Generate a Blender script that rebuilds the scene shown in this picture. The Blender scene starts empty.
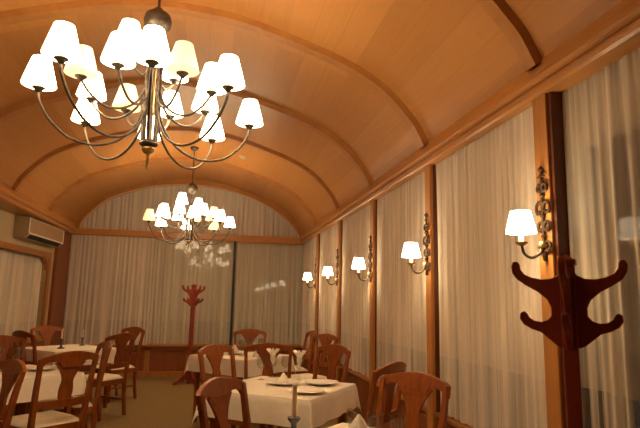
import bpy, bmesh, math, random
from mathutils import Vector, Matrix
random.seed(7)
PI = math.pi
S = bpy.context.scene
COL = S.collection

# ------------------------------------------------------------------ materials
def nodes(name):
    m = bpy.data.materials.new(name); m.use_nodes = True
    nt = m.node_tree; nt.nodes.clear()
    out = nt.nodes.new('ShaderNodeOutputMaterial')
    return m, nt, out
def N(nt, t, **kw):
    n = nt.nodes.new(t)
    for k, v in kw.items():
        if k in n.inputs.keys(): n.inputs[k].default_value = v
        else: setattr(n, k, v)
    return n
def ramp(nt, fac, stops):
    r = nt.nodes.new('ShaderNodeValToRGB')
    e = r.color_ramp.elements
    while len(e) < len(stops): e.new(0.5)
    for el, (p, c) in zip(e, stops):
        el.position = p; el.color = (*c, 1)
    nt.links.new(fac, r.inputs['Fac'])
    return r.outputs['Color']
def coords(nt, scale, kind='Object'):
    tc = nt.nodes.new('ShaderNodeTexCoord'); mp = nt.nodes.new('ShaderNodeMapping')
    mp.inputs['Scale'].default_value = scale
    nt.links.new(tc.outputs[kind], mp.inputs['Vector'])
    return mp.outputs['Vector']
def wood(name, dark, light, scale=(8, 8, 1.2), rough=.38, spec=.4, kind='Object'):
    m, nt, out = nodes(name)
    v = coords(nt, scale, kind)
    n1 = N(nt, 'ShaderNodeTexNoise', Scale=3.0, Detail=5.0, Roughness=.6, Distortion=.6)
    nt.links.new(v, n1.inputs['Vector'])
    c = ramp(nt, n1.outputs['Fac'], [(.3, dark), (.7, light)])
    b = N(nt, 'ShaderNodeBsdfPrincipled', Roughness=rough)
    b.inputs['Specular IOR Level'].default_value = spec
    nt.links.new(c, b.inputs['Base Color'])
    nt.links.new(b.outputs[0], out.inputs[0])
    return m
def plain(name, col, rough=.6, metal=0., spec=.4, noise=.12, ns=30.):
    m, nt, out = nodes(name)
    v = coords(nt, (1, 1, 1))
    n1 = N(nt, 'ShaderNodeTexNoise', Scale=ns, Detail=3.0)
    nt.links.new(v, n1.inputs['Vector'])
    c = ramp(nt, n1.outputs['Fac'], [(.3, tuple(x*(1-noise) for x in col)), (.7, tuple(min(1, x*(1+noise)) for x in col))])
    b = N(nt, 'ShaderNodeBsdfPrincipled', Roughness=rough, Metallic=metal)
    b.inputs['Specular IOR Level'].default_value = spec
    nt.links.new(c, b.inputs['Base Color'])
    nt.links.new(b.outputs[0], out.inputs[0])
    return m
def plank_mat():
    # UV: u = metres along the arc, v = metres along the room; boards run along the room
    m, nt, out = nodes('ceiling_boards')
    tc = nt.nodes.new('ShaderNodeTexCoord')
    sep = nt.nodes.new('ShaderNodeSeparateXYZ'); nt.links.new(tc.outputs['UV'], sep.inputs[0])
    d = N(nt, 'ShaderNodeMath', operation='DIVIDE'); d.inputs[1].default_value = .21
    nt.links.new(sep.outputs['X'], d.inputs[0])
    fl = N(nt, 'ShaderNodeMath', operation='FLOOR'); nt.links.new(d.outputs[0], fl.inputs[0])
    fr = N(nt, 'ShaderNodeMath', operation='FRACT'); nt.links.new(d.outputs[0], fr.inputs[0])
    # board length index along the room, one bay per length
    dv = N(nt, 'ShaderNodeMath', operation='DIVIDE'); dv.inputs[1].default_value = 1.5235
    nt.links.new(sep.outputs['Y'], dv.inputs[0])
    fv = N(nt, 'ShaderNodeMath', operation='FLOOR'); nt.links.new(dv.outputs[0], fv.inputs[0])
    cmb = nt.nodes.new('ShaderNodeCombineXYZ')
    nt.links.new(fl.outputs[0], cmb.inputs[0]); nt.links.new(fv.outputs[0], cmb.inputs[1])
    wn = N(nt, 'ShaderNodeTexWhiteNoise', noise_dimensions='2D'); nt.links.new(cmb.outputs[0], wn.inputs['Vector'])
    mp = nt.nodes.new('ShaderNodeMapping'); mp.inputs['Scale'].default_value = (22, 1.1, 1)
    nt.links.new(tc.outputs['UV'], mp.inputs['Vector'])
    add = N(nt, 'ShaderNodeVectorMath', operation='ADD')
    nt.links.new(mp.outputs[0], add.inputs[0]); nt.links.new(wn.outputs['Color'], add.inputs[1])
    n1 = N(nt, 'ShaderNodeTexNoise', Scale=2.2, Detail=5.0, Roughness=.6, Distortion=.4)
    nt.links.new(add.outputs[0], n1.inputs['Vector'])
    mix = N(nt, 'ShaderNodeMath', operation='MULTIPLY_ADD'); mix.inputs[1].default_value = .42; mix.inputs[2].default_value = 0
    nt.links.new(wn.outputs['Value'], mix.inputs[0])
    mad = N(nt, 'ShaderNodeMath', operation='MULTIPLY_ADD'); mad.inputs[1].default_value = .62
    nt.links.new(n1.outputs['Fac'], mad.inputs[0]); nt.links.new(mix.outputs[0], mad.inputs[2])
    c = ramp(nt, mad.outputs[0], [(.1, (.44, .19, .050)), (.9, (.61, .285, .085))])
    # thin joint lines between boards
    gp = N(nt, 'ShaderNodeMath', operation='LESS_THAN'); gp.inputs[1].default_value = .018
    nt.links.new(fr.outputs[0], gp.inputs[0])
    mx = N(nt, 'ShaderNodeMixRGB'); mx.inputs['Color2'].default_value = (.44, .195, .06, 1)
    nt.links.new(gp.outputs[0], mx.inputs['Fac']); nt.links.new(c, mx.inputs['Color1'])
    b = N(nt, 'ShaderNodeBsdfPrincipled', Roughness=.42)
    b.inputs['Specular IOR Level'].default_value = .35
    nt.links.new(mx.outputs[0], b.inputs['Base Color']); nt.links.new(b.outputs[0], out.inputs[0])
    return m
def sheer_mat(name, col, t0, t1):
    # UV: u = metres along the curtain, v = height; weave density varies in long vertical streaks
    m, nt, out = nodes(name)
    v = coords(nt, (26, .35, 1), 'UV')
    n1 = N(nt, 'ShaderNodeTexNoise', Scale=1.0, Detail=3.0); nt.links.new(v, n1.inputs['Vector'])
    mr = N(nt, 'ShaderNodeMapRange'); mr.inputs['From Min'].default_value = .35; mr.inputs['From Max'].default_value = .68
    mr.inputs['To Min'].default_value = t0; mr.inputs['To Max'].default_value = t1
    nt.links.new(n1.outputs['Fac'], mr.inputs['Value'])
    sp = nt.nodes.new('ShaderNodeSeparateXYZ'); tu = nt.nodes.new('ShaderNodeTexCoord'); nt.links.new(tu.outputs['UV'], sp.inputs[0])
    lt = N(nt, 'ShaderNodeMath', operation='LESS_THAN'); lt.inputs[1].default_value = 1.0; nt.links.new(sp.outputs['Y'], lt.inputs[0])
    hm = N(nt, 'ShaderNodeMath', operation='MULTIPLY_ADD'); hm.inputs[1].default_value = .5; hm.inputs[2].default_value = 1.0; nt.links.new(lt.outputs[0], hm.inputs[0])
    op = N(nt, 'ShaderNodeMath', operation='MULTIPLY'); nt.links.new(mr.outputs[0], op.inputs[0]); nt.links.new(hm.outputs[0], op.inputs[1])   # the bottom tier is woven more openly
    dif = N(nt, 'ShaderNodeBsdfDiffuse', Color=(*col, 1)); trl = N(nt, 'ShaderNodeBsdfTranslucent', Color=(*col, 1))
    m1 = N(nt, 'ShaderNodeMixShader', Fac=.22); nt.links.new(dif.outputs[0], m1.inputs[1]); nt.links.new(trl.outputs[0], m1.inputs[2])
    tr = N(nt, 'ShaderNodeBsdfTransparent')
    m2 = N(nt, 'ShaderNodeMixShader'); nt.links.new(op.outputs[0], m2.inputs['Fac'])
    nt.links.new(m1.outputs[0], m2.inputs[1]); nt.links.new(tr.outputs[0], m2.inputs[2])
    nt.links.new(m2.outputs[0], out.inputs[0])
    return m
def glass_mat(name, tint=(.97, .98, .97), ior=1.5):
    m, nt, out = nodes(name)
    fr = N(nt, 'ShaderNodeFresnel')
    ge = nt.nodes.new('ShaderNodeNewGeometry')       # same reflectance from either face of the pane
    io = N(nt, 'ShaderNodeMapRange'); io.inputs['To Min'].default_value = ior; io.inputs['To Max'].default_value = 1/ior
    nt.links.new(ge.outputs['Backfacing'], io.inputs['Value']); nt.links.new(io.outputs[0], fr.inputs['IOR'])
    tr = N(nt, 'ShaderNodeBsdfTransparent', Color=(*tint, 1)); gl = N(nt, 'ShaderNodeBsdfGlossy', Roughness=.02)
    mx = N(nt, 'ShaderNodeMixShader'); nt.links.new(fr.outputs[0], mx.inputs['Fac'])
    nt.links.new(tr.outputs[0], mx.inputs[1]); nt.links.new(gl.outputs[0], mx.inputs[2])
    nt.links.new(mx.outputs[0], out.inputs[0])
    return m
def lit_mat(name, col, strength, base=(.8, .7, .5)):
    m, nt, out = nodes(name)
    v = coords(nt, (1, 1, 1)); n1 = N(nt, 'ShaderNodeTexNoise', Scale=60.0); nt.links.new(v, n1.inputs['Vector'])
    c = ramp(nt, n1.outputs['Fac'], [(.3, tuple(x*.96 for x in col)), (.7, col)])
    b = N(nt, 'ShaderNodeBsdfPrincipled', Roughness=.9)
    b.inputs['Base Color'].default_value = (*base, 1)
    nt.links.new(c, b.inputs['Emission Color']); b.inputs['Emission Strength'].default_value = strength
    nt.links.new(b.outputs[0], out.inputs[0])
    return m

LAMP = (1.0, .80, .52)
M = dict(
    ceil=plank_mat(),
    rib=wood('rib_wood', (.40, .165, .042), (.52, .23, .065), (2, 2, 2)),
    cornice=wood('cornice_wood', (.46, .20, .055), (.60, .28, .085), (14, .8, 14), rough=.33, spec=.4),
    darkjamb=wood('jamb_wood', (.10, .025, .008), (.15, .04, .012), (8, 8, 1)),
    bead=wood('bead_wood', (.62, .42, .22), (.74, .52, .30), (9, 9, 9)),
    post=wood('post_wood', (.42, .17, .04), (.54, .24, .06), (12, 12, 1)),
    panel=wood('panel_wood', (.20, .055, .016), (.28, .085, .025), (6, 6, 1)),
    stile=wood('stile_wood', (.33, .12, .03), (.42, .17, .045), (8, 8, 1)),
    chair=wood('chair_wood', (.20, .046, .008), (.31, .082, .015), (10, 10, 2), rough=.35, spec=.35),
    mahog=wood('mahogany', (.20, .032, .015), (.28, .048, .022), (10, 10, 2), rough=.4, spec=.4),
    seat=plain('seat_fabric', (.80, .72, .56), .9, noise=.06),
    cloth=plain('table_linen', (.82, .74, .62), .9, noise=.03),
    carpet=plain('carpet', (.23, .155, .06), .95, noise=.35, ns=55.),
    plaster=plain('plaster', (.52, .42, .25), .9, noise=.05, ns=6.),
    sheer=sheer_mat('sheer_cream', (.89, .78, .64), .0, .32),
    sheer2=sheer_mat('sheer_thin', (.88, .78, .64), .0, .26),
    sheer3=sheer_mat('sheer_striped', (.84, .73, .57), .04, .6),
    blind=plain('blind_fabric', (.72, .63, .50), .9, noise=.05),
    glass=glass_mat('window_glass'),
    glass2=glass_mat('coated_glass', ior=1.26),
    tableglass=glass_mat('table_glass', (.93, .93, .91)),
    metal=plain('aged_iron', (.10, .075, .055), .45, .55, .45, .3),
    iron=plain('dark_iron', (.060, .030, .013), .7, 0., .25, .3),
    brass=plain('aged_brass', (.55, .36, .14), .3, .9, .5, .15),
    dark=plain('dark_frame', (.03, .022, .018), .5),
    candle_metal=plain('dark_pewter', (.10, .11, .14), .35, .6),
    wax=plain('wax', (.85, .70, .48), .5, noise=.04),
    china=plain('china', (.86, .80, .70), .25, noise=.02),
    napkin=plain('napkin_linen', (.86, .79, .68), .9, noise=.04),
    ac=plain('ac_plastic', (.50, .40, .25), .5, noise=.03),
    acdark=plain('ac_slot', (.02, .018, .015), .6),
    acgrille=plain('ac_grille', (.42, .28, .15), .5),
    shade=lit_mat('lit_shade', LAMP, 7.0),
    shadedim=lit_mat('dim_shade', (1.0, .68, .34), .62, (.85, .66, .38)),
    sleeve=lit_mat('lit_sleeve', (1.0, .62, .22), .8, (.8, .6, .3)),
    bulb=lit_mat('bulb', LAMP, 25.0),
)

# ------------------------------------------------------------------ mesh helpers
class MB:
    def __init__(s): s.v = []; s.f = []; s.uv = None
    def add(s, vs, fs):
        b = len(s.v); s.v += [tuple(v) for v in vs]; s.f += [tuple(b+i for i in f) for f in fs]; return s
    def box(s, x0, x1, y0, y1, z0, z1, mat=None):
        vs = [(x, y, z) for x in (x0, x1) for y in (y0, y1) for z in (z0, z1)]
        if mat is not None: vs = [mat @ Vector(v) for v in vs]
        return s.add(vs, [(0, 1, 3, 2), (4, 6, 7, 5), (0, 4, 5, 1), (2, 3, 7, 6), (0, 2, 6, 4), (1, 5, 7, 3)])
    def grid(s, P):
        n, k = len(P), len(P[0])
        return s.add([p for r in P for p in r], [(i*k+j, i*k+j+1, (i+1)*k+j+1, (i+1)*k+j) for i in range(n-1) for j in range(k-1)])
    def tube(s, pts, rad, n=8, sq=False):
        pts = [Vector(p) for p in pts]
        if not hasattr(rad, '__len__'): rad = [rad]*len(pts)
        rings = []; up = None
        for i, p in enumerate(pts):
            t = (pts[min(i+1, len(pts)-1)] - pts[max(i-1, 0)]).normalized()
            if up is None:
                up = Vector((0, 0, 1)) if abs(t.z) < .9 else Vector((0, 1, 0))
            a = t.cross(up).normalized(); up = a.cross(t).normalized()
            off = PI/4 if sq else 0
            rings.append([p + (a*math.cos(2*PI*k/n+off) + up*math.sin(2*PI*k/n+off))*rad[i] for k in range(n)])
        b = len(s.v); s.v += [tuple(v) for r in rings for v in r]
        for i in range(len(rings)-1):
            for k in range(n):
                s.f.append((b+i*n+k, b+i*n+(k+1) % n, b+(i+1)*n+(k+1) % n, b+(i+1)*n+k))
        s.f.append(tuple(b+k for k in reversed(range(n)))); s.f.append(tuple(b+(len(rings)-1)*n+k for k in range(n)))
        return s
    def lathe(s, prof, n=16, c=(0, 0, 0), cap=True):
        b = len(s.v); k = len(prof)
        for i in range(n):
            a = 2*PI*i/n
            s.v += [(c[0]+r*math.cos(a), c[1]+r*math.sin(a), c[2]+z) for r, z in prof]
        for i in range(n):
            j = (i+1) % n
            for q in range(k-1):
                s.f.append((b+i*k+q, b+j*k+q, b+j*k+q+1, b+i*k+q+1))
        if cap:
            if prof[0][0] > 1e-5: s.f.append(tuple(b+i*k for i in reversed(range(n))))
            if prof[-1][0] > 1e-5: s.f.append(tuple(b+i*k+k-1 for i in range(n)))
        return s
    def plate(s, lo, hi, th, fn):
        # lo/hi: lists of (u,v) along two edges; fn(u,v,d) -> point; a closed slab of thickness th
        k = len(lo); b = len(s.v)
        for d in (-th/2, th/2):
            for (u, v) in lo: s.v.append(tuple(fn(u, v, d)))
            for (u, v) in hi: s.v.append(tuple(fn(u, v, d)))
        A, B_, C_, D_ = b, b+k, b+2*k, b+3*k
        for i in range(k-1):
            s.f += [(A+i, A+i+1, B_+i+1, B_+i), (C_+i, D_+i, D_+i+1, C_+i+1), (A+i, C_+i, C_+i+1, A+i+1), (B_+i, B_+i+1, D_+i+1, D_+i)]
        s.f += [(A, B_, D_, C_), (A+k-1, C_+k-1, D_+k-1, B_+k-1)]
        return s
    def extrude(s, poly, fn, th):
        # closed outline extruded by th; fn(u,v,d) -> point
        k = len(poly); b = len(s.v)
        for d in (-th/2, th/2): s.v += [tuple(fn(u, v, d)) for u, v in poly]
        s.f.append(tuple(b+i for i in range(k))); s.f.append(tuple(b+k+i for i in reversed(range(k))))
        s.f += [(b+i, b+k+i, b+k+(i+1) % k, b+(i+1) % k) for i in range(k)]
        return s
    def sweep_y(s, prof, y0, y1, closed=True):
        k = len(prof); b = len(s.v)
        s.v += [(x, y0, z) for x, z in prof] + [(x, y1, z) for x, z in prof]
        for i in range(k if closed else k-1):
            j = (i+1) % k; s.f.append((b+i, b+j, b+k+j, b+k+i))
        if closed: s.f.append(tuple(b+i for i in range(k))); s.f.append(tuple(b+k+i for i in reversed(range(k))))
        return s
    def build(s, name, mat, parent=None, smooth=True, bevel=0., angle=40, uvs=None, fix=True):
        me = bpy.data.meshes.new(name); me.from_pydata(s.v, [], s.f)
        if fix:
            bm = bmesh.new(); bm.from_mesh(me); bmesh.ops.recalc_face_normals(bm, faces=bm.faces); bm.to_mesh(me); bm.free()
        if uvs:
            ul = me.uv_layers.new(name='UVMap')
            for lp in me.loops: ul.data[lp.index].uv = uvs[lp.vertex_index]
        me.materials.append(M[mat])
        if smooth:
            for p in me.polygons: p.use_smooth = True
            me.set_sharp_from_angle(angle=math.radians(angle))
        o = bpy.data.objects.new(name, me); COL.objects.link(o)
        if parent is not None: o.parent = parent
        if bevel:
            md = o.modifiers.new('edge', 'BEVEL'); md.width = bevel; md.segments = 2; md.limit_method = 'ANGLE'
        return o
def tag(o, label=None, cat=None, group=None, kind=None):
    if label: o['label'] = label
    if cat: o['category'] = cat
    if group: o['group'] = group
    if kind: o['kind'] = kind
    return o
def empty(name, loc, rz=0, label=None, cat=None, group=None, kind=None):
    o = bpy.data.objects.new(name, None); o.empty_display_size = .1; COL.objects.link(o)
    o.location = loc; o.rotation_euler = (0, 0, rz)
    return tag(o, label, cat, group, kind)
def copy_tree(o, parent=None):
    c = o.copy(); COL.objects.link(c)
    if parent is not None: c.parent = parent
    for ch in list(o.children): copy_tree(ch, c)
    return c
def bez(pts, n=6):
    # Catmull-Rom through the points
    P = [Vector(p) for p in pts]; P = [P[0]*2-P[1]] + P + [P[-1]*2-P[-2]]; out = []
    for i in range(1, len(P)-2):
        for k in range(n):
            t = k/n; a, b, c, d = P[i-1:i+3]
            out.append(.5*((2*b)+(c-a)*t+(2*a-5*b+4*c-d)*t*t+(3*b-a-3*c+d)*t**3))
    out.append(P[-2]); return out

# ------------------------------------------------------------------ room dimensions (metres, camera over the origin)
XR, YB, YF = 1.78, 10.48, -1.7
ZC, ZS = 2.54, .57
P0, PS = 2.53, 1.585
POSTS = [P0 + PS*n for n in range(-2, 5)]            # two are behind the camera's view
XC = -.39
def left_x(y): return -2.59 - (YB-y)*.078
HALF = [(0, 3.665), (.51, 3.615), (1.06, 3.46), (1.45, 3.315), (1.74, 3.14), (1.96, 2.91), (2.03, 2.80), (2.08, 2.70)]
half = bez([(a, b, 0) for a, b in HALF], 4)
ARCH = [(-p.x, p.y) for p in reversed(half)][:-1] + [(p.x, p.y) for p in half]     # (dx, z) left to right
def off_arch(d):
    out = []
    for i, (x, z) in enumerate(ARCH):
        a = Vector(ARCH[max(i-1, 0)]); b = Vector(ARCH[min(i+1, len(ARCH)-1)])
        t = (b-a).normalized(); out.append((XC+x-t.y*d, z+t.x*d))
    return out

def struct(o): o['kind'] = 'structure'; return o

# floor
struct(MB().box(-4, 2.1, YF-.1, YB+.3, -.1, 0).build('floor', 'carpet', smooth=False))
# vaulted ceiling, a shell 3 cm thick lying just above the ribs
inner, outer = off_arch(.05), off_arch(.09)
mb = MB(); uvs = []
s = 0; arc = []
for i, q in enumerate(inner):
    if i: s += (Vector(q)-Vector(inner[i-1])).length
    arc.append(s)
ys = [YF-.05, YB+.12]
for prof in (inner, outer):
    for y in ys:
        for i, (x, z) in enumerate(prof): mb.v.append((x, y, z)); uvs.append((arc[i], y-P0+20*PS))
k = len(inner)
for i in range(k-1):
    mb.f.append((i, i+1, k+i+1, k+i)); mb.f.append((2*k+i, 3*k+i, 3*k+i+1, 2*k+i+1))
struct(mb.build('ceiling', 'ceil', uvs=uvs, angle=60))
# ribs
ro = off_arch(.052)
n_trim = 0
def trim(mb, mat, **kw):
    global n_trim; n_trim += 1
    return struct(mb.build('trim_%d' % n_trim, mat, **kw))
ri = [(XC+x, z) for x, z in ARCH]
for y in POSTS:
    mb = MB(); w = .06
    P = [[(a[0], y+dy, a[1]) for a in prof] for prof, dy in ((ro, -w), (ri, -w+.012), (ri, w-.012), (ro, w))]
    mb.grid(P); trim(mb, 'rib', angle=30)
# cornices
CP = [(1.84, 2.54), (1.722, 2.54), (1.705, 2.55), (1.703, 2.572), (1.718, 2.583), (1.718, 2.598), (1.69, 2.606), (1.682, 2.622), (1.686, 2.636), (1.698, 2.648), (1.70, 2.656), (1.745, 2.785), (1.76, 2.80), (1.84, 2.81)]
trim(MB().sweep_y(CP, YF, YB+.02), 'cornice', angle=25)
CL = [(2*XC-x, z) for x, z in CP]; CL = [(x if i not in (0, len(CL)-1) else -3.6, z) for i, (x, z) in enumerate(CL)]
trim(MB().sweep_y(CL, YF, YB+.02), 'cornice', angle=25)

# right wall: wainscot, ledge, posts
mb = MB().box(1.80, 1.92, YF, YB+.1, 0, ZS-.03)
struct(mb.build('wall_right', 'panel', smooth=False))
trim(MB().box(1.755, 1.92, YF, YB, ZS-.035, ZS), 'stile', smooth=False, bevel=.006)
struct(MB().box(1.785, 1.80, YF, YB, 0, .09).build('baseboard_right', 'stile', smooth=False))
for y in POSTS: trim(MB().box(1.735, 1.90, y-.052, y+(.070 if y == POSTS[2] else .056), 0, ZC+.002), 'post', smooth=False, bevel=.006)
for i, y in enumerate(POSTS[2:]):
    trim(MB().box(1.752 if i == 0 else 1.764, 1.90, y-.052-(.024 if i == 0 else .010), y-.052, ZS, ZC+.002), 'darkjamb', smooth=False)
# raised panels of the wainscot between the posts
edges = [YF] + POSTS + [YB-.02]
for a, b in zip(edges[1:-1], edges[2:]):
    mb = MB()
    n = 2
    for q in range(n):
        u0 = a+.07+(b-a-.14)*q/n+.05; u1 = a+.07+(b-a-.14)*(q+1)/n-.05
        mb.box(1.788, 1.802, u0, u1, .14, ZS-.08)
    trim(mb, 'panel', smooth=False, bevel=.01)

# back wall: wainscot with stiles and recessed panels
struct(MB().box(-2.75, 1.92, YB+.06, YB+.16, 0, ZS-.03).build('wall_back', 'panel', smooth=False))
xs = [-2.60, -1.82, -1.06, -.32, .43, 1.12, 1.76]
mb = MB()
for x in xs: mb.box(x-.045, x+.045, YB+.02, YB+.07, .09, ZS-.06)
mb.box(-2.62, 1.80, YB+.02, YB+.07, ZS-.10, ZS-.03)
trim(mb, 'stile', smooth=False)
trim(MB().box(-2.62, 1.80, YB-.05, YB+.16, ZS-.03, ZS), 'stile', smooth=False, bevel=.006)
struct(MB().box(-2.62, 1.80, YB+.005, YB+.07, 0, .09).build('baseboard_back', 'stile', smooth=False))
# beam under the lunette and the arched board round it
trim(MB().box(-2.62, 1.84, YB-.06, YB+.14, ZC, ZC+.115), 'cornice', smooth=False, bevel=.01)
LUN = [(-2.40, 2.655), (-2.37, 2.78), (-2.18, 3.02), (-1.93, 3.23), (-1.49, 3.42), (-1.04, 3.54), (-.48, 3.585), (.09, 3.555), (.68, 3.41), (1.17, 3.19), (1.5, 2.93), (1.66, 2.72), (1.68, 2.655)]
lun = bez([(a, b, 0) for a, b in LUN], 4)
def outer_pt(x, z):
    c = Vector((-.36, 2.6)); d = (Vector((x, z))-c).normalized(); return c + d*(Vector((x, z))-c).length + d*.16
O = [outer_pt(q.x, q.y) for q in lun]
mb = MB()
mb.grid([[(q.x, YB-.03, q.y) for q in lun], [(o.x, YB-.03, o.y) for o in O], [(o.x, YB+.13, o.y) for o in O], [(q.x, YB+.13, q.y) for q in lun], [(q.x, YB-.03, q.y) for q in lun]])
trim(mb, 'rib', angle=30)
# pale bead round the lunette
trim(MB().tube([(q.x, YB-.035, q.y) for q in lun], .017, 6), 'bead')
struct(MB().box(-2.9, 2.0, YB+.50, YB+.55, 2.4, 3.9).build('wall_back_outer', 'dark', smooth=False))

# left wall: a plate that opens outwards towards the camera, pierced by one window
LA = math.atan(.078)
LW = Matrix.Translation((left_x(YB), YB, 0)) @ Matrix.Rotation(-LA, 4, 'Z')      # local -y runs back along the wall, +x into the room
L_end = 12.3
W0, W1, WZ0, WZ1 = -4.3, -.90, .78, 2.03            # window opening along the wall
mb = MB()
mb.box(-.12, 0, -L_end, W0, 0, ZC+.03, LW); mb.box(-.12, 0, W1, .15, 0, ZC+.03, LW)
mb.box(-.12, 0, W0, W1, WZ1, ZC+.03, LW); mb.box(-.12, 0, W0, W1, 0, WZ0, LW)
struct(mb.build('wall_left', 'plaster', smooth=False))
# wide wooden corner post and window surround on the left wall
trim(MB().box(0, .05, -.62, .02, 0, ZC+.01, LW), 'panel', smooth=False)
mb = MB(); mb.box(0, .04, -L_end, -.60, 0, WZ0-.10, LW); trim(mb, 'panel', smooth=False)
fr = MB()
fr.box(-.06, .035, W0-.1, W1+.09, WZ1, WZ1+.085, LW); fr.box(-.06, .035, W1, W1+.09, WZ0, WZ1, LW)
fr.box(-.06, .035, W0-.1, W0, WZ0, WZ1, LW); fr.box(-.06, .06, W0-.1, W1+.09, WZ0-.06, WZ0, LW)
for yy, sg in ((W1, -1), (W0, 1)):                  # curved brackets in the upper corners
    a = [(yy, WZ1)] + [(yy+sg*(.20-.20*math.sin(t*PI/16)), WZ1-(.20-.20*math.cos(t*PI/16))) for t in range(9)]
    fr.extrude(a, lambda u, v, d: LW @ Vector((-.01+d, u, v)), .07)
win = empty('window_1', LW @ Vector((0, (W0+W1)/2, WZ0)), 0, kind='structure')
def keep(o, root):
    o.parent = root; o.matrix_parent_inverse = Matrix.Translation(-Vector(root.location)); return o
keep(fr.build('frame', 'stile', smooth=False), win)
keep(MB().box(-.30, -.29, W0-.05, W1+.05, WZ0-.1, WZ1+.1, LW).build('pane', 'glass', smooth=False), win)
# wall behind the camera
struct(MB().box(-4, 2.1, YF-.12, YF, 0, 3.9).build('wall_front', 'panel', smooth=False))

# windows behind the right curtains: frame, dark pane and a pale roller blind let down to about a metre
wn = 1
bays = list(zip(POSTS[:-1], POSTS[1:])) + [(POSTS[-1], YB)]
for a, b in bays:
    wn += 1
    w = empty('window_%d' % wn, (1.96, (a+b)/2, ZS), 0, kind='structure')
    f = MB().box(1.93, 1.99, a, b, ZS-.03, ZS+.06).box(1.93, 1.99, a, b, ZC-.06, ZC+.2).box(1.93, 1.99, a, a+.06, ZS, ZC).box(1.93, 1.99, b-.06, b, ZS, ZC).box(1.94, 1.985, a, b, .98, 1.02)
    keep(f.build('frame', 'dark', smooth=False), w)
    near = b < 3
    keep((MB().box(1.925, 1.93, a, b, ZS, ZC) if near else MB().box(1.985, 1.99, a, b, ZS, ZC)).build('pane', 'glass', smooth=False), w)
    keep(MB().box(1.905, 1.912, a+.07, b-.07, 2.22 if near else 1.02, ZC+.1).build('roller_blind', 'blind', smooth=False), w)
# glazed back wall: panes on the room side, dark glazing bar
for (a, b) in ((-1.06, .42), (.45, 1.80)):
    wn += 1
    w = empty('window_%d' % wn, ((a+b)/2, YB, ZS), 0, kind='structure')
    g = keep(MB().box(a-w.location.x, b-w.location.x, -.012, -.006, ZS, ZC).build('pane', 'glass2', smooth=False), w)
    g.matrix_parent_inverse.identity(); g.location = (0, 0, -ZS); g.rotation_euler = (0, 0, -.022 if a < 0 else 0)   # middle pane turned slightly on purpose, to shift its lamp reflections sideways
    f = MB().box(a, b, YB-.02, YB, ZC-.03, ZC).box(a, b, YB-.02, YB, ZS, ZS+.02)
    keep(f.build('frame', 'cornice', smooth=False), w)
    keep(MB().box(a+.0, b-.0, YB+.30, YB+.31, ZS, ZC).build('outer_pane', 'glass', smooth=False), w)
trim(MB().box(.415, .455, YB-.03, YB+.03, ZS, ZC), 'dark', smooth=False)
# ------------------------------------------------------------------ curtains
def curtain(name_label, p0, p1, z0, z1, mat='sheer', amp=.016, period=.062, normal=(-1, 0), top=None, seed=0, cat='curtain', group='sheer curtains'):
    rng = random.Random(seed); L = math.hypot(p1[0]-p0[0], p1[1]-p0[1])
    n = max(20, int(L/.0085)); nz = 7
    ph = [rng.uniform(0, 6.28) for _ in range(6)]
    mb = MB(); uv = []
    P = []
    org = Vector((*p0, z0)); flat = []
    for j in range(nz+1):
        row = []; tv = j/nz
        for i in range(n+1):
            u = L*i/n
            warp = u + .03*math.sin(u*3.1+ph[0]) + .014*math.sin(u*9.7+ph[1])
            w2 = u + .022*math.sin(u*17.3+ph[3]) + .03*math.sin(u*6.1+ph[5])
            d = .55*math.sin(2*PI*warp/period+ph[2])*(.55+.45*math.sin(u*11.3+ph[3])) + .55*math.sin(2*PI*w2/(period*1.73)+ph[4]+tv*.4)*(.6+.4*math.sin(u*4.1+ph[1])) + .3*math.sin(2*PI*w2/(period*4.1)+ph[0])
            d *= amp*(1.15-.4*tv-.5*tv**4)
            tz = z1 if top is None else top(u/L)
            z = z0+(tz-z0)*tv
            x = p0[0]+(p1[0]-p0[0])*u/L+normal[0]*d; y = p0[1]+(p1[1]-p0[1])*u/L+normal[1]*d
            row.append(Vector((x, y, z))-org); uv.append((u+seed*3.7, z))
        P.append(row)
    mb.grid(P)
    o = mb.build('sheer_curtain', mat, smooth=True, uvs=uv, angle=80, fix=False); o.location = org
    return tag(o, name_label, cat, group)
RC = ['cream sheer curtain behind glass beside the large coat rack, nearest panel of the window wall',
      'widest-looking cream sheer curtain between the two nearest wall lamps',
      'cream sheer curtain between the second and third wall lamps',
      'cream sheer curtain between the third and fourth wall lamps',
      'narrow-looking cream sheer curtain between the fourth and fifth wall lamps',
      'cream sheer curtain between the farthest wall lamp and the room corner']
for i, (a, b) in enumerate(bays[1:]):
    if i == 0: curtain(RC[0], (1.825, a+.06), (1.825, b-.06), ZS+.003, ZC+.012, 'sheer3', .030, .085, seed=1)
    else: curtain(RC[i], (1.782, a+.06), (1.782, b-.06 if i < 5 else b+.03), ZS+.012, ZC+.012, 'sheer', .020, .064, seed=2+i)
curtain('thick cream sheer curtain covering the back wall nearest the air conditioner', (-2.535, YB-.005), (-1.06, YB-.005), ZS+.003, ZC-.004, 'sheer', .017, .075, (0, -1), seed=21)
curtain('greyish sheer curtain behind glass on the back wall, behind the distant coat rack', (-1.06, YB+.04), (.42, YB+.04), ZS+.003, ZC-.004, 'sheer2', .018, .07, (0, -1), seed=22)
curtain('sheer curtain behind glass on the back wall between the dark glazing bar and the corner', (.45, YB+.04), (1.81, YB+.04), ZS+.003, ZC-.004, 'sheer2', .018, .08, (0, -1), seed=23)
def lun_top(t):
    x = -2.40+4.08*t
    for q, r in zip(lun[:-1], lun[1:]):
        if q.x <= x <= r.x: return q.y+(r.y-q.y)*(x-q.x)/max(1e-6, r.x-q.x)+.05
    return 2.70
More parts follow.
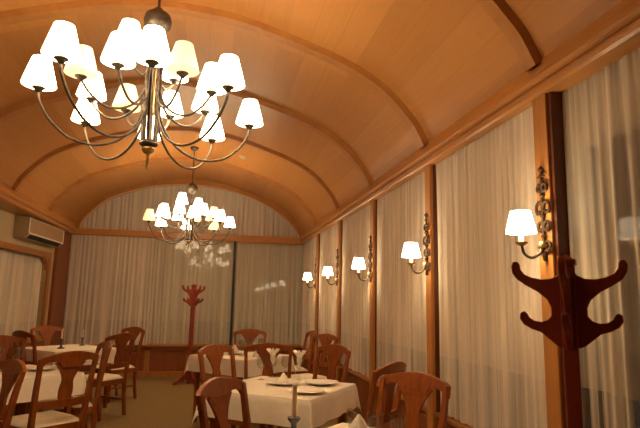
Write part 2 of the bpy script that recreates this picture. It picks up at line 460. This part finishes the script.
curtain('gathered sheer curtain filling the arched lunette above the back beam', (-2.40, YB+.06), (1.68, YB+.06), 2.64, 3.6, 'sheer2', .02, .085, (0, -1), top=lun_top, seed=24)
a = LW @ Vector((-.08, W0-.02, 0)); b = LW @ Vector((-.08, W1+.02, 0))
curtain('dull beige sheer curtain in the wood-framed window under the air conditioner', (a.x, a.y), (b.x, b.y), WZ0+.003, WZ1+.02, 'sheer2', .022, .085, (1, -.078), seed=25)

# ------------------------------------------------------------------ lamps
def lamp_light(parent, loc, power, r=.025):
    l = bpy.data.lights.new('lamp_light', 'POINT'); l.energy = power; l.color = (1.0, .73, .45); l.shadow_soft_size = r
    o = bpy.data.objects.new('lamp_light', l); COL.objects.link(o); o.location = loc; o.parent = parent; return o
def shade_mb(rb, rt, h, c):
    return MB().lathe([(rb, 0), (rb*.82+rt*.18, h*.22), (rt, h), (rt-.003, h), (rb*.82+rt*.18-.003, h*.22), (rb-.003, 0), (rb, 0)], 20, c, cap=False)
def chandelier(label, loc, dim=()):
    root = empty('chandelier', loc, 0, label, 'chandelier', 'twin tiered chandeliers')
    z0 = loc[2]                                     # root is at the ceiling; z below is absolute minus z0
    Z = lambda z: z - z0
    MB().lathe([(.0, 0), (.06, 0), (.065, -.015), (.05, -.04), (.018, -.055), (.0, -.055)], 20).build('ceiling_canopy', 'metal', root)
    MB().tube([(0, 0, -.05), (0, 0, Z(2.78))], .009, 8).build('stem', 'metal', root)
    MB().lathe([(.0, .095), (.02, .09), (.035, .07), (.075, .04), (.085, 0), (.075, -.04), (.04, -.07), (.022, -.085), (0, -.09)], 20, (0, 0, Z(3.07))).build('ball_ornament', 'metal', root)
    MB().lathe([(0, .06), (.02, .055), (.03, .02), (.055, 0), (.055, -.015), (0, -.02)], 20, (0, 0, Z(2.78))).build('column_cap', 'metal', root)
    for k in range(8):
        a = 2*PI*k/8
        MB().tube([(.042*math.cos(a), .042*math.sin(a), Z(2.77)), (.048*math.cos(a), .048*math.sin(a), Z(2.5)), (.042*math.cos(a), .042*math.sin(a), Z(2.29))], .007, 6).build('column_rod', 'metal', root)
    MB().tube([(0, 0, Z(2.77)), (0, 0, Z(2.28))], .014, 8).build('column_core', 'brass', root)
    MB().lathe([(0, .012), (.05, .01), (.055, 0), (.05, -.01), (.02, -.02), (.0, -.02)], 20, (0, 0, Z(2.29))).build('column_base', 'metal', root)
    fin = MB().lathe([(0, .03), (.018, .025), (.036, .01), (.038, -.004), (.028, -.02), (.010, -.03), (.008, -.10), (.004, -.115), (0, -.118)], 18, (0, 0, Z(2.255)))
    fin.build('finial', 'brass', root)
    def arm(ang, prof, r, zc, dimmed):
        ca, sa = math.cos(ang), math.sin(ang)
        A = MB().tube([(q.x*ca, q.x*sa, Z(q.z)) for q in bez([(r0, 0, z) for r0, z in prof], 6)], .0075, 8).build('arm', 'metal', root)
        MB().lathe([(0, -.02), (.012, -.015), (.022, 0), (.034, .008), (.034, .013), (.012, .014), (0, .014)], 14, (r*ca, r*sa, Z(zc))).build('candle_cup', 'metal', A)
        MB().tube([(r*ca, r*sa, Z(zc)+.012), (r*ca, r*sa, Z(zc)+.065)], .0115, 10).build('candle_sleeve', 'sleeve', A)
        shade_mb(.089, .048, .155, (r*ca, r*sa, Z(zc)+.025)).build('lamp_shade', 'shadedim' if dimmed else 'shade', A)
        if not dimmed:
            MB().lathe([(0, 0), (.012, .008), (.016, .025), (.009, .045), (0, .056)], 10, (r*ca, r*sa, Z(zc)+.062)).build('bulb', 'bulb', A)
            lamp_light(root, (r*ca, r*sa, Z(zc)+.085), 1.6)
    low = [(.045, 2.50), (.10, 2.37), (.20, 2.275), (.33, 2.235), (.47, 2.26), (.58, 2.345), (.64, 2.44), (.65, 2.495)]
    up = [(.045, 2.62), (.09, 2.53), (.17, 2.475), (.26, 2.47), (.34, 2.52), (.385, 2.575), (.40, 2.60)]
    for k, (r, a) in enumerate([(.62, 16), (.66, 57), (.67, 97), (.60, 139), (.60, 197), (.69, 239), (.66, 276), (.62, 315)]):
        arm(math.radians(a), [(q*r/.65, z) for q, z in low], r, 2.50, ('l', k) in dim)
    for k, (r, a) in enumerate([(.40, 40), (.42, 80), (.42, 119), (.44, 152), (.40, 201), (.38, 248), (.38, 300), (.36, 345)]):
        arm(math.radians(a), [(q*r/.40, z) for q, z in up], r, 2.60, ('u', k) in dim)
    for a in (235, 62): arm(math.radians(a), [(.045, 2.76), (.07, 2.70), (.12, 2.68), (.18, 2.71), (.215, 2.745), (.22, 2.77)], .22, 2.77, False)
    return root
chandelier('large near chandelier with rings of lit white shades, hanging closest to the camera', (-.40, 3.2, 3.712), dim=(('u', 2), ('u', 4), ('u', 6)))
chandelier('distant smaller-looking lit chandelier hanging in front of the arched lunette', (-.345, 8.2, 3.712), dim=(('u', 0), ('u', 7), ('l', 1), ('u', 1), ('l', 4)))

def sconce(label, y):
    root = empty('wall_sconce', (1.735, y, 1.675), 0, label, 'wall lamp', 'sconces on the window posts')
    g = lambda q: (-.012, q[0], q[1])                # (along wall, up), relative to the arm's height
    mb = MB().tube([g((0, -.05)), g((0, .45))], [.012, .007], 6)
    for sg in (-1, 1):
        for zz, sc in ((.02, 1.), (.13, .9), (.23, 1.15), (.34, .8)):
            c = []
            for t in range(13):
                th = t/12*1.7*PI; rr = .028*sc*(1-.5*t/12)
                c.append(g((sg*(.032*sc - rr*math.cos(th)), zz+rr*math.sin(th)*1.35)))
            mb.tube(c, .0078, 5); q = c[-1]; mb.lathe([(0, .013), (.011, .006), (.011, -.006), (0, -.013)], 8, q)
    for zz in (.08, .19, .30, .445):
        mb.lathe([(0, .024), (.017, 0), (0, -.024)], 8, (-.012, 0, zz))
    mb.tube([g((-.034, .405)), g((0, .412)), g((.034, .405))], [.004, .009, .004], 6)
    mb.build('scroll_plate', 'iron', root)
    MB().lathe([(0, .02), (.02, .016), (.026, 0), (.02, -.016), (0, -.02)], 12, (-.02, 0, .035)).build('boss', 'brass', root)
    arm = MB().tube(bez([(-.02, 0, .03), (-.045, 0, -.015), (-.09, 0, -.035), (-.13, 0, -.015), (-.145, 0, .03)], 6), .0075, 8).build('arm', 'metal', root)
    c = (-.145, 0, .035)
    MB().lathe([(0, -.015), (.012, -.01), (.03, .002), (.034, .010), (.012, .010), (0, .010)], 14, c).build('candle_cup', 'brass', arm)
    MB().tube([(-.145, 0, .042), (-.145, 0, .115)], .0125, 10).build('candle_sleeve', 'sleeve', arm)
    shade_mb(.078, .052, .116, (-.145, 0, .092)).build('lamp_shade', 'shade', arm)
    MB().lathe([(0, 0), (.012, .008), (.016, .025), (.009, .045), (0, .056)], 10, (-.145, 0, .115)).build('bulb', 'bulb', arm)
    lamp_light(root, (-.145, 0, .145), 4.5)
    return root
for lab, y in zip(['nearest wall sconce, beside the large coat rack, lit white shade',
                   'second lit wall sconce along the window wall, between the widest curtain and a narrower one',
                   'third of five lit wall sconces along the window wall counting from the coat rack',
                   'fourth of five lit wall sconces along the window wall counting from the coat rack',
                   'farthest and smallest-looking lit wall sconce, closest to the back corner'], POSTS[2:]):
    sconce(lab, y)

# ------------------------------------------------------------------ chairs
def make_chair():
    root = empty('dining_chair', (0, 0, 0))
    # local frame: chair faces +y, back at -y
    rake = lambda z: -.215 - max(0, z-.45)*.14 - max(0, z-.75)*.10
    cur = lambda u: -.030*(1-(u/.235)**2)          # concave back
    fn = lambda u, v, d: (u, rake(v)+cur(u)+d, v)
    for s_ in (-1, 1):
        MB().tube([(s_*.195, -.255, 0), (s_*.20, -.22, .22), (s_*.205, -.215, .45), (s_*.215, rake(.7), .7), (s_*.222, rake(.93)+.004, .935)], [.024, .026, .028, .025, .021], 4, sq=True).build('rear_leg', 'chair', root, bevel=.004, angle=30)
        MB().tube([(s_*.195, .195, 0), (s_*.20, .195, .40)], [.019, .028], 4, sq=True).build('front_leg', 'chair', root, angle=30)
        MB().box(s_*.20-.011, s_*.20+.011, -.20, .19, .17, .195).build('side_stretcher', 'chair', root, smooth=False)
    n = 20
    crest_hi, crest_lo = [], []
    for i in range(n+1):
        u = -.243+.486*i/n; t = abs(u)/.243
        hi = .985 - .045*t**1.7
        if t > .97: hi -= (t-.97)*.25
        lo = .90
        # two arched openings beside the splat
        w = (t-.60)/.30
        lo = .865+.045*math.sqrt(max(0, 1-w*w)) if abs(w) < 1 else .865
        if t < .30: lo = .86
        crest_hi.append((u, hi)); crest_lo.append((u, lo))
    MB().plate(crest_lo, crest_hi, .026, fn).build('crest_rail', 'chair', root, angle=35, bevel=.003)
    spl, spr = [], []
    for i in range(15):
        t = i/14; v = .60+.30*t
        hw = .040+.016*math.sin(min(1, t/.55)*PI) + .085*max(0, (t-.45)/.55)**1.8
        spl.append((-hw, v)); spr.append((hw, v))
    MB().plate(spl, spr, .015, lambda u, v, d: (u, rake(v)+cur(u)+d, v)).build('splat', 'chair', root, angle=35)
    lo = [(-.215+.43*i/10, .565) for i in range(11)]; hi = [(u, .625) for u, _ in lo]
    MB().plate(lo, hi, .022, fn).build('back_rail', 'chair', root, angle=35)
    MB().box(-.215, .215, -.22, -.195, .37, .43).box(-.215, .215, .185, .21, .37, .43).box(-.22, -.196, -.22, .21, .37, .43).box(.196, .22, -.22, .21, .37, .43).build('seat_frame', 'chair', root, smooth=False)
    mb = MB(); G = []
    for i in range(9):
        row = []
        for j in range(9):
            x = -1+i/4; y = -1+j/4
            e = max(abs(x), abs(y)); w = .225-.012*(1-y)/2
            row.append((x*w, y*.205+.0, .47-.035*max(0, (e-.7)/.3)**2.2))
        G.append(row)
    mb.grid(G)
    bot = [(-.213, -.205, .43), (-.225, .205, .43), (.225, .205, .43), (.213, -.205, .43)]
    per = [i*9 for i in range(9)] + [72+j for j in range(1, 9)] + [i*9+8 for i in range(7, -1, -1)] + [j for j in range(7, 0, -1)]
    b = len(mb.v); mb.v += [(mb.v[q][0], mb.v[q][1], .428) for q in per]
    for q in range(len(per)): mb.f.append((per[q], per[(q+1) % len(per)], b+(q+1) % len(per), b+q))
    mb.f.append(tuple(b+q for q in range(len(per))))
    o = mb.build('seat', 'seat', root, angle=60)
    return root
proto = make_chair(); first = True
def chair(label, bt, face, group):
    global first
    o = proto if first else copy_tree(proto); first = False
    f = Vector(face).normalized()
    o.location = (bt[0]+f.x*.325, bt[1]+f.y*.325, 0)
    o.rotation_euler = (0, 0, math.atan2(f.y, f.x)-PI/2)
    tag(o, label, 'chair', group)
gl, gr = 'dining chairs on the side of the air conditioner', 'dining chairs on the window side'
chair('chair cut off by the picture corner, beside the large chair seen from behind', (-1.21, 3.87), (-.78, -.62), gl)
chair('large chair seen from behind at the nearer table by the air-conditioner wall', (-1.0, 4.5), (-.70, .71), gl)
chair('chair seen edge-on at the aisle corner of the nearer table by the air-conditioner wall', (-.93, 5.55), (-.93, -.37), gl)
chair('chair seen from behind on the aisle side of the farther table by the air-conditioner wall', (-.99, 6.92), (-.82, .57), gl)
chair('chair across the farther table, closest to the thick back curtain', (-1.05, 8.45), (-.68, -.73), gl)
chair('dark chair in front of the wooden corner post below the air conditioner', (-2.27, 8.5), (.7, -.7), gl)
chair('dark chair with its back to the beige window curtain, beside the farther table', (-2.2, 7.2), (.7, .7), gl)
chair('chair cut by the picture edge under the beige window curtain', (-2.10, 6.25), (.75, -.65), gl)
chair('large nearest chair in the middle, seen in front of the white-clothed table with plates', (.07, 2.95), (.86, -.5), gr)
chair('chair directly behind the large middle chair, in line with the distant coat rack', (.07, 5.17), (.76, -.65), gr)
chair('chair seen square from behind between the table with plates and the farthest table', (.60, 5.43), (.12, .99), gr)
chair('farthest chair facing us, against the back wall sheers and catching orange light', (.62, 8.2), (0.03, -1), gr)
chair('large chair by the window wall, its crest against the widest curtain', (1.24, 3.14), (-.82, -.57), gr)
chair('chair just behind the plates, at the window-side corner of the clothed table', (1.25, 5.30), (-.88, -.47), gr)
chair('chair against the window wainscot seen just above the one behind the plates', (1.56, 7.15), (-.86, -.5), gr)
chair('edge-on chair closest to the back corner by the window wall', (1.53, 7.95), (-.99, -.1), gr)
chair('chair almost hidden behind the large window-side one, only its crest tip showing', (1.31, 3.74), (-.7, .7), gr)

# ------------------------------------------------------------------ tables and cloths
def make_table():
    root = empty('dining_table', (0, 0, 0))
    MB().box(-.43, .43, -.43, .43, .715, .745).build('tabletop', 'chair', root, smooth=False, bevel=.004)
    MB().box(-.40, .40, -.40, -.375, .64, .715).box(-.40, .40, .375, .40, .64, .715).box(-.40, -.375, -.4, .4, .64, .715).box(.375, .40, -.4, .4, .64, .715).build('apron', 'chair', root, smooth=False)
    for sx in (-1, 1):
        for sy in (-1, 1):
            MB().tube([(sx*.36, sy*.36, 0), (sx*.36, sy*.36, .715)], [.024, .034], 4, sq=True).build('leg', 'chair', root, angle=30)
    return root
def cloth_mesh():
    a, H, n = .435, .615, 54; mb = MB(); G = []
    for i in range(n+1):
        row = []
        for j in range(n+1):
            u = -H+2*H*i/n; v = -H+2*H*j/n
            ex, ey = max(abs(u)-a, 0), max(abs(v)-a, 0)
            su, sv = (1 if u > 0 else -1), (1 if v > 0 else -1)
            z = .750
            if ex == 0 and ey == 0: p = (u, v, z)
            else:
                d = math.hypot(ex, ey)
                rip = .010*math.sin((u if ey > 0 else v)*21+1.3)*(d/.22)
                out = .05*d+.006+rip if d > 0 else 0
                if ex > 0 and ey > 0:
                    q = math.atan2(ey, ex)/(PI/2)
                    out = .004+.16*d*math.sin(q*PI) + .05*d
                    p = (su*(a+out*math.cos(q*PI/2)), sv*(a+out*math.sin(q*PI/2)), z-d*.985)
                elif ex > 0: p = (su*(a+out), v, z-d)
                else: p = (u, sv*(a+out), z-d)
            row.append(p)
        G.append(row)
    return mb.grid(G)
ptab = make_table(); ft = True
pcl = cloth_mesh().build('tablecloth', 'cloth', smooth=True, angle=50)
def table(x, y, lt, lc, rot=PI/4):
    global ft
    t = ptab if ft else copy_tree(ptab); c = pcl if ft else copy_tree(pcl); ft = False
    for o in (t, c): o.location = (x, y, 0); o.rotation_euler = (0, 0, rot)
    tag(t, lt, 'table', 'square dining tables'); tag(c, lc, 'tablecloth', 'white tablecloths')
T1, T2, T3, L1, L2 = (.585, 4.22), (.74, 2.33), (.42, 6.68), (-1.64, 5.10), (-1.75, 7.6)
def tl(w): return 'wooden table hidden under the white cloth ' + w, 'white cloth ' + w
table(*T1, 'square wooden table under the cloth set with plates, middle of the window side', 'white cloth set with plates and wine glasses, whole corner in view', PI/4+.17)
table(*T2, 'square wooden table nearest the camera, mostly below the picture, holding the candlestick', 'white cloth mostly cut off below, under the glasses nearest the camera')
table(*T3, 'square wooden table farthest along the window side, near the distant coat rack', 'white cloth seen through the backs of two chairs near the distant coat rack')
table(*L1, 'square wooden table behind the large chair seen from behind by the air-conditioner wall', 'white cloth seen through the large chair back by the air-conditioner wall')
table(*L2, 'square wooden table beside the thick back curtain, holding the two distant candles', 'white cloth under the two distant candles by the back curtain')

# ------------------------------------------------------------------ things on the tables
ZT = .752
pl = None
def plate(x, y, label, r=1.):
    global pl
    if pl is None:
        pl = MB().lathe([(0, .004), (.075, .004), (.085, .009), (.135, .020), (.137, .023), (.085, .014), (.075, .009), (0, .009)], 28).build('plate', 'china', angle=60); o = pl
    else: o = pl.copy(); COL.objects.link(o)
    o.location = (x, y, ZT); o.scale = (r, r, 1)
    tag(o, label, 'plate', 'white plates')
gp = None
def wine(x, y, label, s=1.):
    global gp
    if gp is None:
        gp = empty('wine_glass', (0, 0, 0))
        MB().lathe([(0, .003), (.033, .002), (.034, .004), (.006, .010), (.004, .012), (0, .012)], 16).build('foot', 'tableglass', gp)
        MB().tube([(0, 0, .010), (0, 0, .088)], .004, 8).build('stem', 'tableglass', gp)
        MB().lathe([(.004, .085), (.026, .098), (.038, .125), (.038, .155), (.031, .185), (.0295, .185), (.036, .155), (.036, .125), (.024, .101), (.0, .090)], 18, cap=False).build('bowl', 'tableglass', gp, angle=70)
        o = gp
    else: o = copy_tree(gp)
    o.location = (x, y, ZT); o.scale = (s, s, s)
    tag(o, label, 'wine glass', 'wine glasses')
fp = None
def fan(x, y, label):
    global fp
    if fp is None:
        mb = MB(); n = 40
        prof = [(.003, .106), (.012, .125), (.021, .150), (.021, .190), (.036, .215), (.046, .228), (.030, .226), (.012, .205)]
        for q, (rr, z) in enumerate(prof):
            w = .30 if q in (4, 5, 6) else .08
            mb.v += [(rr*(1+w*math.cos(8*2*PI*i/n))*math.cos(2*PI*i/n), rr*(1+w*math.cos(8*2*PI*i/n))*math.sin(2*PI*i/n), z+(.012*math.cos(8*2*PI*i/n+1) if q in (4, 5, 6) else 0)) for i in range(n)]
        for q in range(len(prof)-1):
            for i in range(n): mb.f.append((q*n+i, q*n+(i+1) % n, (q+1)*n+(i+1) % n, (q+1)*n+i))
        mb.f.append(tuple(range(n))); mb.f.append(tuple((len(prof)-1)*n+i for i in reversed(range(n))))
        fp = mb.build('fanned_napkin', 'napkin', angle=60); o = fp
    else: o = fp.copy(); COL.objects.link(o)
    o.location = (x, y, ZT); tag(o, label, 'napkin', 'fanned napkins')
tm = None
def tumbler(x, y, label):
    global tm
    if tm is None:
        tm = MB().lathe([(0, 0), (.026, 0), (.030, .004), (.037, .05), (.039, .095), (.036, .095), (.034, .05), (.027, .010), (0, .010)], 20).build('tumbler', 'tableglass', angle=60); o = tm
    else: o = tm.copy(); COL.objects.link(o)
    o.location = (x, y, ZT); tag(o, label, 'glass', 'short glasses')
npk = None
def napkin(x, y, label, rz=0, dz=0, s=1.):
    global npk
    if npk is None:
        mb = MB()
        prof = [(.065, 0), (.060, .02), (.045, .06), (.022, .10), (.006, .125), (0, .128)]
        n = 28
        for r, z in prof:
            mb.v += [(r*(1+.22*math.cos(7*2*PI*i/n+z*14))*math.cos(2*PI*i/n), r*(1+.22*math.cos(7*2*PI*i/n+z*14))*math.sin(2*PI*i/n), z) for i in range(n)]
        for q in range(len(prof)-1):
            for i in range(n): mb.f.append((q*n+i, q*n+(i+1) % n, (q+1)*n+(i+1) % n, (q+1)*n+i))
        npk = mb.build('folded_napkin', 'napkin', angle=60); o = npk
    else: o = npk.copy(); COL.objects.link(o)
    o.location = (x, y, ZT+dz); o.rotation_euler = (0, 0, rz); o.scale = (s, s, s)
    tag(o, label, 'napkin', 'folded napkins')
cd = None
def candle(x, y, label, s=1., rot=0):
    global cd
    if cd is None:
        cd = empty('candlestick', (0, 0, 0))
        MB().lathe([(0, 0), (.045, 0), (.047, .006), (.03, .014), (.012, .03), (.010, .06), (.016, .072), (.010, .084), (.012, .10), (.024, .112), (.026, .122), (.012, .122), (0, .118)], 18).build('holder', 'candle_metal', cd)
        MB().lathe([(0, 0), (.0105, 0), (.0095, .125), (.004, .13), (0, .128)], 12, (0, 0, .116)).build('candle', 'wax', cd)
        o = cd
    else: o = copy_tree(cd)
    o.location = (x, y, ZT); o.scale = (s, s, s)
    tag(o, label, 'candlestick', 'candlesticks')
plate(.72, 3.90, 'largest-looking white plate, nearest on the middle table')
plate(.90, 4.28, 'white plate on the window-side corner of the middle table')
plate(.60, 4.30, 'white plate in the middle of the clothed table under the folded napkin')
napkin(.60, 4.30, 'folded white napkin standing on the plate in the middle of the clothed table', .3, .0095, .62)
for (x, y), lab in zip([(.56, 4.70), (.66, 4.62), (.45, 4.56), (.76, 4.52)],
        ['wine glass with a napkin, farthest back on the middle clothed table', 'wine glass just behind the standing napkin of the middle table',
         'wine glass on the aisle side of the middle clothed table', 'wine glass with a napkin on the window side of the middle clothed table']): wine(x, y, lab)
fan(.56, 4.70, 'white napkin fanned in the farthest wine glass of the middle table'); fan(.76, 4.52, 'white napkin fanned in the window-side wine glass of the middle table')
candle(.39, 2.42, 'tall cream candle in a dark holder standing alone in front of the middle table', 1.12)
tumbler(.76, 2.78, 'short glass at the far corner of the nearest cut-off table'); tumbler(.93, 2.60, 'short glass nearest the window-side chair on the cut-off table')
tumbler(.84, 2.68, 'short glass between two others on the nearest cut-off table')
napkin(.72, 2.55, 'folded napkin on the nearest cut-off table', .2, .0095, .85); plate(.72, 2.55, 'white plate under the napkin of the nearest cut-off table')
wine(.40, 6.50, 'wine glass on the farthest window-side cloth seen between chair backs'); napkin(.33, 6.72, 'folded napkin near the distant coat rack side of the farthest cloth', 0, .0095, .85)
plate(.33, 6.72, 'white plate under the napkin on the farthest window-side cloth')
wine(.66, 6.85, 'wine glass on the window side of the farthest cloth'); napkin(.60, 6.42, 'folded napkin nearest us on the farthest window-side cloth', .5)
wine(.54, 7.02, 'wine glass at the far corner of the farthest cloth, below the orange-lit chair')
for (x, y), lab in zip([(-1.82, 5.40), (-1.66, 5.42), (-2.0, 5.22)], ['wine glass nearest the large chair back on the air-conditioner side table', 'wine glass in the middle of three on the air-conditioner side table', 'wine glass closest to the picture edge on the air-conditioner side table']): wine(x, y, lab)
napkin(-1.78, 5.22, 'folded napkin among the three wine glasses near the picture edge', 0, .0095, .8)
plate(-1.78, 5.22, 'white plate under the napkin near the picture edge')
plate(-1.42, 5.25, 'white plate seen through the large chair back by the air-conditioner wall')
candle(-1.80, 7.45, 'distant candle in a dark holder in front of the wooden corner post')
candle(-1.66, 7.95, 'distant candle against the thick back curtain', .85)

# ------------------------------------------------------------------ coat racks
half_out = [(.012, 1.525), (.035, 1.50), (.065, 1.485), (.10, 1.482), (.14, 1.490), (.172, 1.506), (.186, 1.528), (.188, 1.550), (.198, 1.562), (.214, 1.560), (.222, 1.540), (.218, 1.510), (.200, 1.482), (.165, 1.456), (.118, 1.428), (.082, 1.395), (.068, 1.362), (.068, 1.328), (.083, 1.310), (.108, 1.300), (.138, 1.304), (.158, 1.318), (.166, 1.336), (.178, 1.344), (.192, 1.334), (.194, 1.310), (.178, 1.286), (.148, 1.268), (.112, 1.256), (.085, 1.232), (.052, 1.203), (.018, 1.192)]
def coat_rack(label, loc, rz, sc):
    root = empty('coat_rack', loc, rz, label, 'coat stand', 'wooden coat racks')
    root.scale = (sc, sc, sc)
    MB().box(-.028, .028, -.028, .028, .0, 1.555).build('pole', 'mahog', root, smooth=False, bevel=.005)
    MB().box(-.034, .034, -.034, .034, 1.555, 1.575).add([(-.03, -.03, 1.575), (.03, -.03, 1.575), (.03, .03, 1.575), (-.03, .03, 1.575), (0, 0, 1.60)], [(0, 1, 4), (1, 2, 4), (2, 3, 4), (3, 0, 4)]).build('pole_cap', 'mahog', root, smooth=False)
    for k in range(4):
        a = k*PI/2
        def fn(u, v, d, a=a): return Vector((math.cos(a)*u-math.sin(a)*d, math.sin(a)*u+math.cos(a)*d, v))
        MB().extrude([(max(u*.97, .02), 1.565+(v-1.555)*.94) for u, v in half_out], fn, .026).build('hook_board', 'mahog', root, angle=50, bevel=.004)
        foot = [(.02, .34), (.05, .30), (.07, .22), (.12, .14), (.20, .075), (.26, .045), (.28, .02), (.27, 0), (.22, 0), (.16, .028), (.10, .06), (.05, .075), (.02, .08)]
        MB().extrude(foot, fn, .028).build('foot', 'mahog', root, angle=50, bevel=.004)
    return root
coat_rack('large dark red wooden coat rack standing close in front of the window wall', (1.412, 1.93, 0), -.72, 1.0)
coat_rack('distant dark red coat rack standing before the back wall', (-.27, 9.62, 0), .55, 1.045)

# ------------------------------------------------------------------ air conditioner and ceiling fitting
root = empty('air_conditioner', LW @ Vector((0, -1.55, 2.22)), -LA, 'beige wall-mounted air conditioner box above the wood-framed window', 'air conditioner')
MB().extrude([(.0, 0), (.15, 0), (.20, .05), (.20, .28), (.18, .30), (0, .30)], lambda u, v, d: (u, d, v), 1.42).build('casing', 'ac', root, smooth=False, bevel=.008)
MB().box(.2, .208, -.71, .71, .05, .072).box(.2, .208, -.71, -.675, .05, .28).box(.2, .208, .68, .71, .05, .28).build('front_trim', 'cloth', root, smooth=False)
MB().box(.2, .206, -.66, .66, .085, .265).build('intake_grille', 'acgrille', root, smooth=False)
mb = MB().extrude([(.150, -.004), (.206, .050), (.203, .053), (.147, -.001)], lambda u, v, d: (u, d, v), 1.25)
mb.build('air_outlet', 'acdark', root, smooth=False)
o = MB().lathe([(0, 0), (.06, 0), (.065, -.008), (.05, -.022), (0, -.026)], 18).build('ceiling_fitting', 'ac')
o.location = (.40, 8.15, 3.602); o.rotation_euler = (0, .28, 0); tag(o, 'small round beige fitting on the vaulted ceiling between two far ribs', 'ceiling fitting')

# ------------------------------------------------------------------ world, camera, view
wd = bpy.data.worlds.new('night'); S.world = wd; wd.use_nodes = True
bg = wd.node_tree.nodes['Background']; bg.inputs[0].default_value = (.02, .018, .015, 1); bg.inputs[1].default_value = .3
cam = bpy.data.cameras.new('camera'); co = bpy.data.objects.new('camera', cam); COL.objects.link(co)
yaw, pit, roll, f = .1982, .1656, .0211, 535.22
cy, sy, cp, sp = math.cos(yaw), math.sin(yaw), math.cos(pit), math.sin(pit)
F = Vector((sy*cp, cy*cp, sp)); R = Vector((cy, -sy, 0)); U = R.cross(F)
R2 = R*math.cos(roll)+U*math.sin(roll); U2 = -R*math.sin(roll)+U*math.cos(roll)
mw = Matrix((R2, U2, -F)).transposed().to_4x4(); mw.translation = (0, 0, 1.38)
co.matrix_world = mw
cam.sensor_fit = 'HORIZONTAL'; cam.sensor_width = 36; cam.lens = f/640*36; cam.clip_start = .05
S.camera = co
vs = S.view_settings
vs.view_transform = 'Standard'; vs.look = 'None'; vs.gamma = 1; vs.use_curve_mapping = False; vs.exposure = 1.0
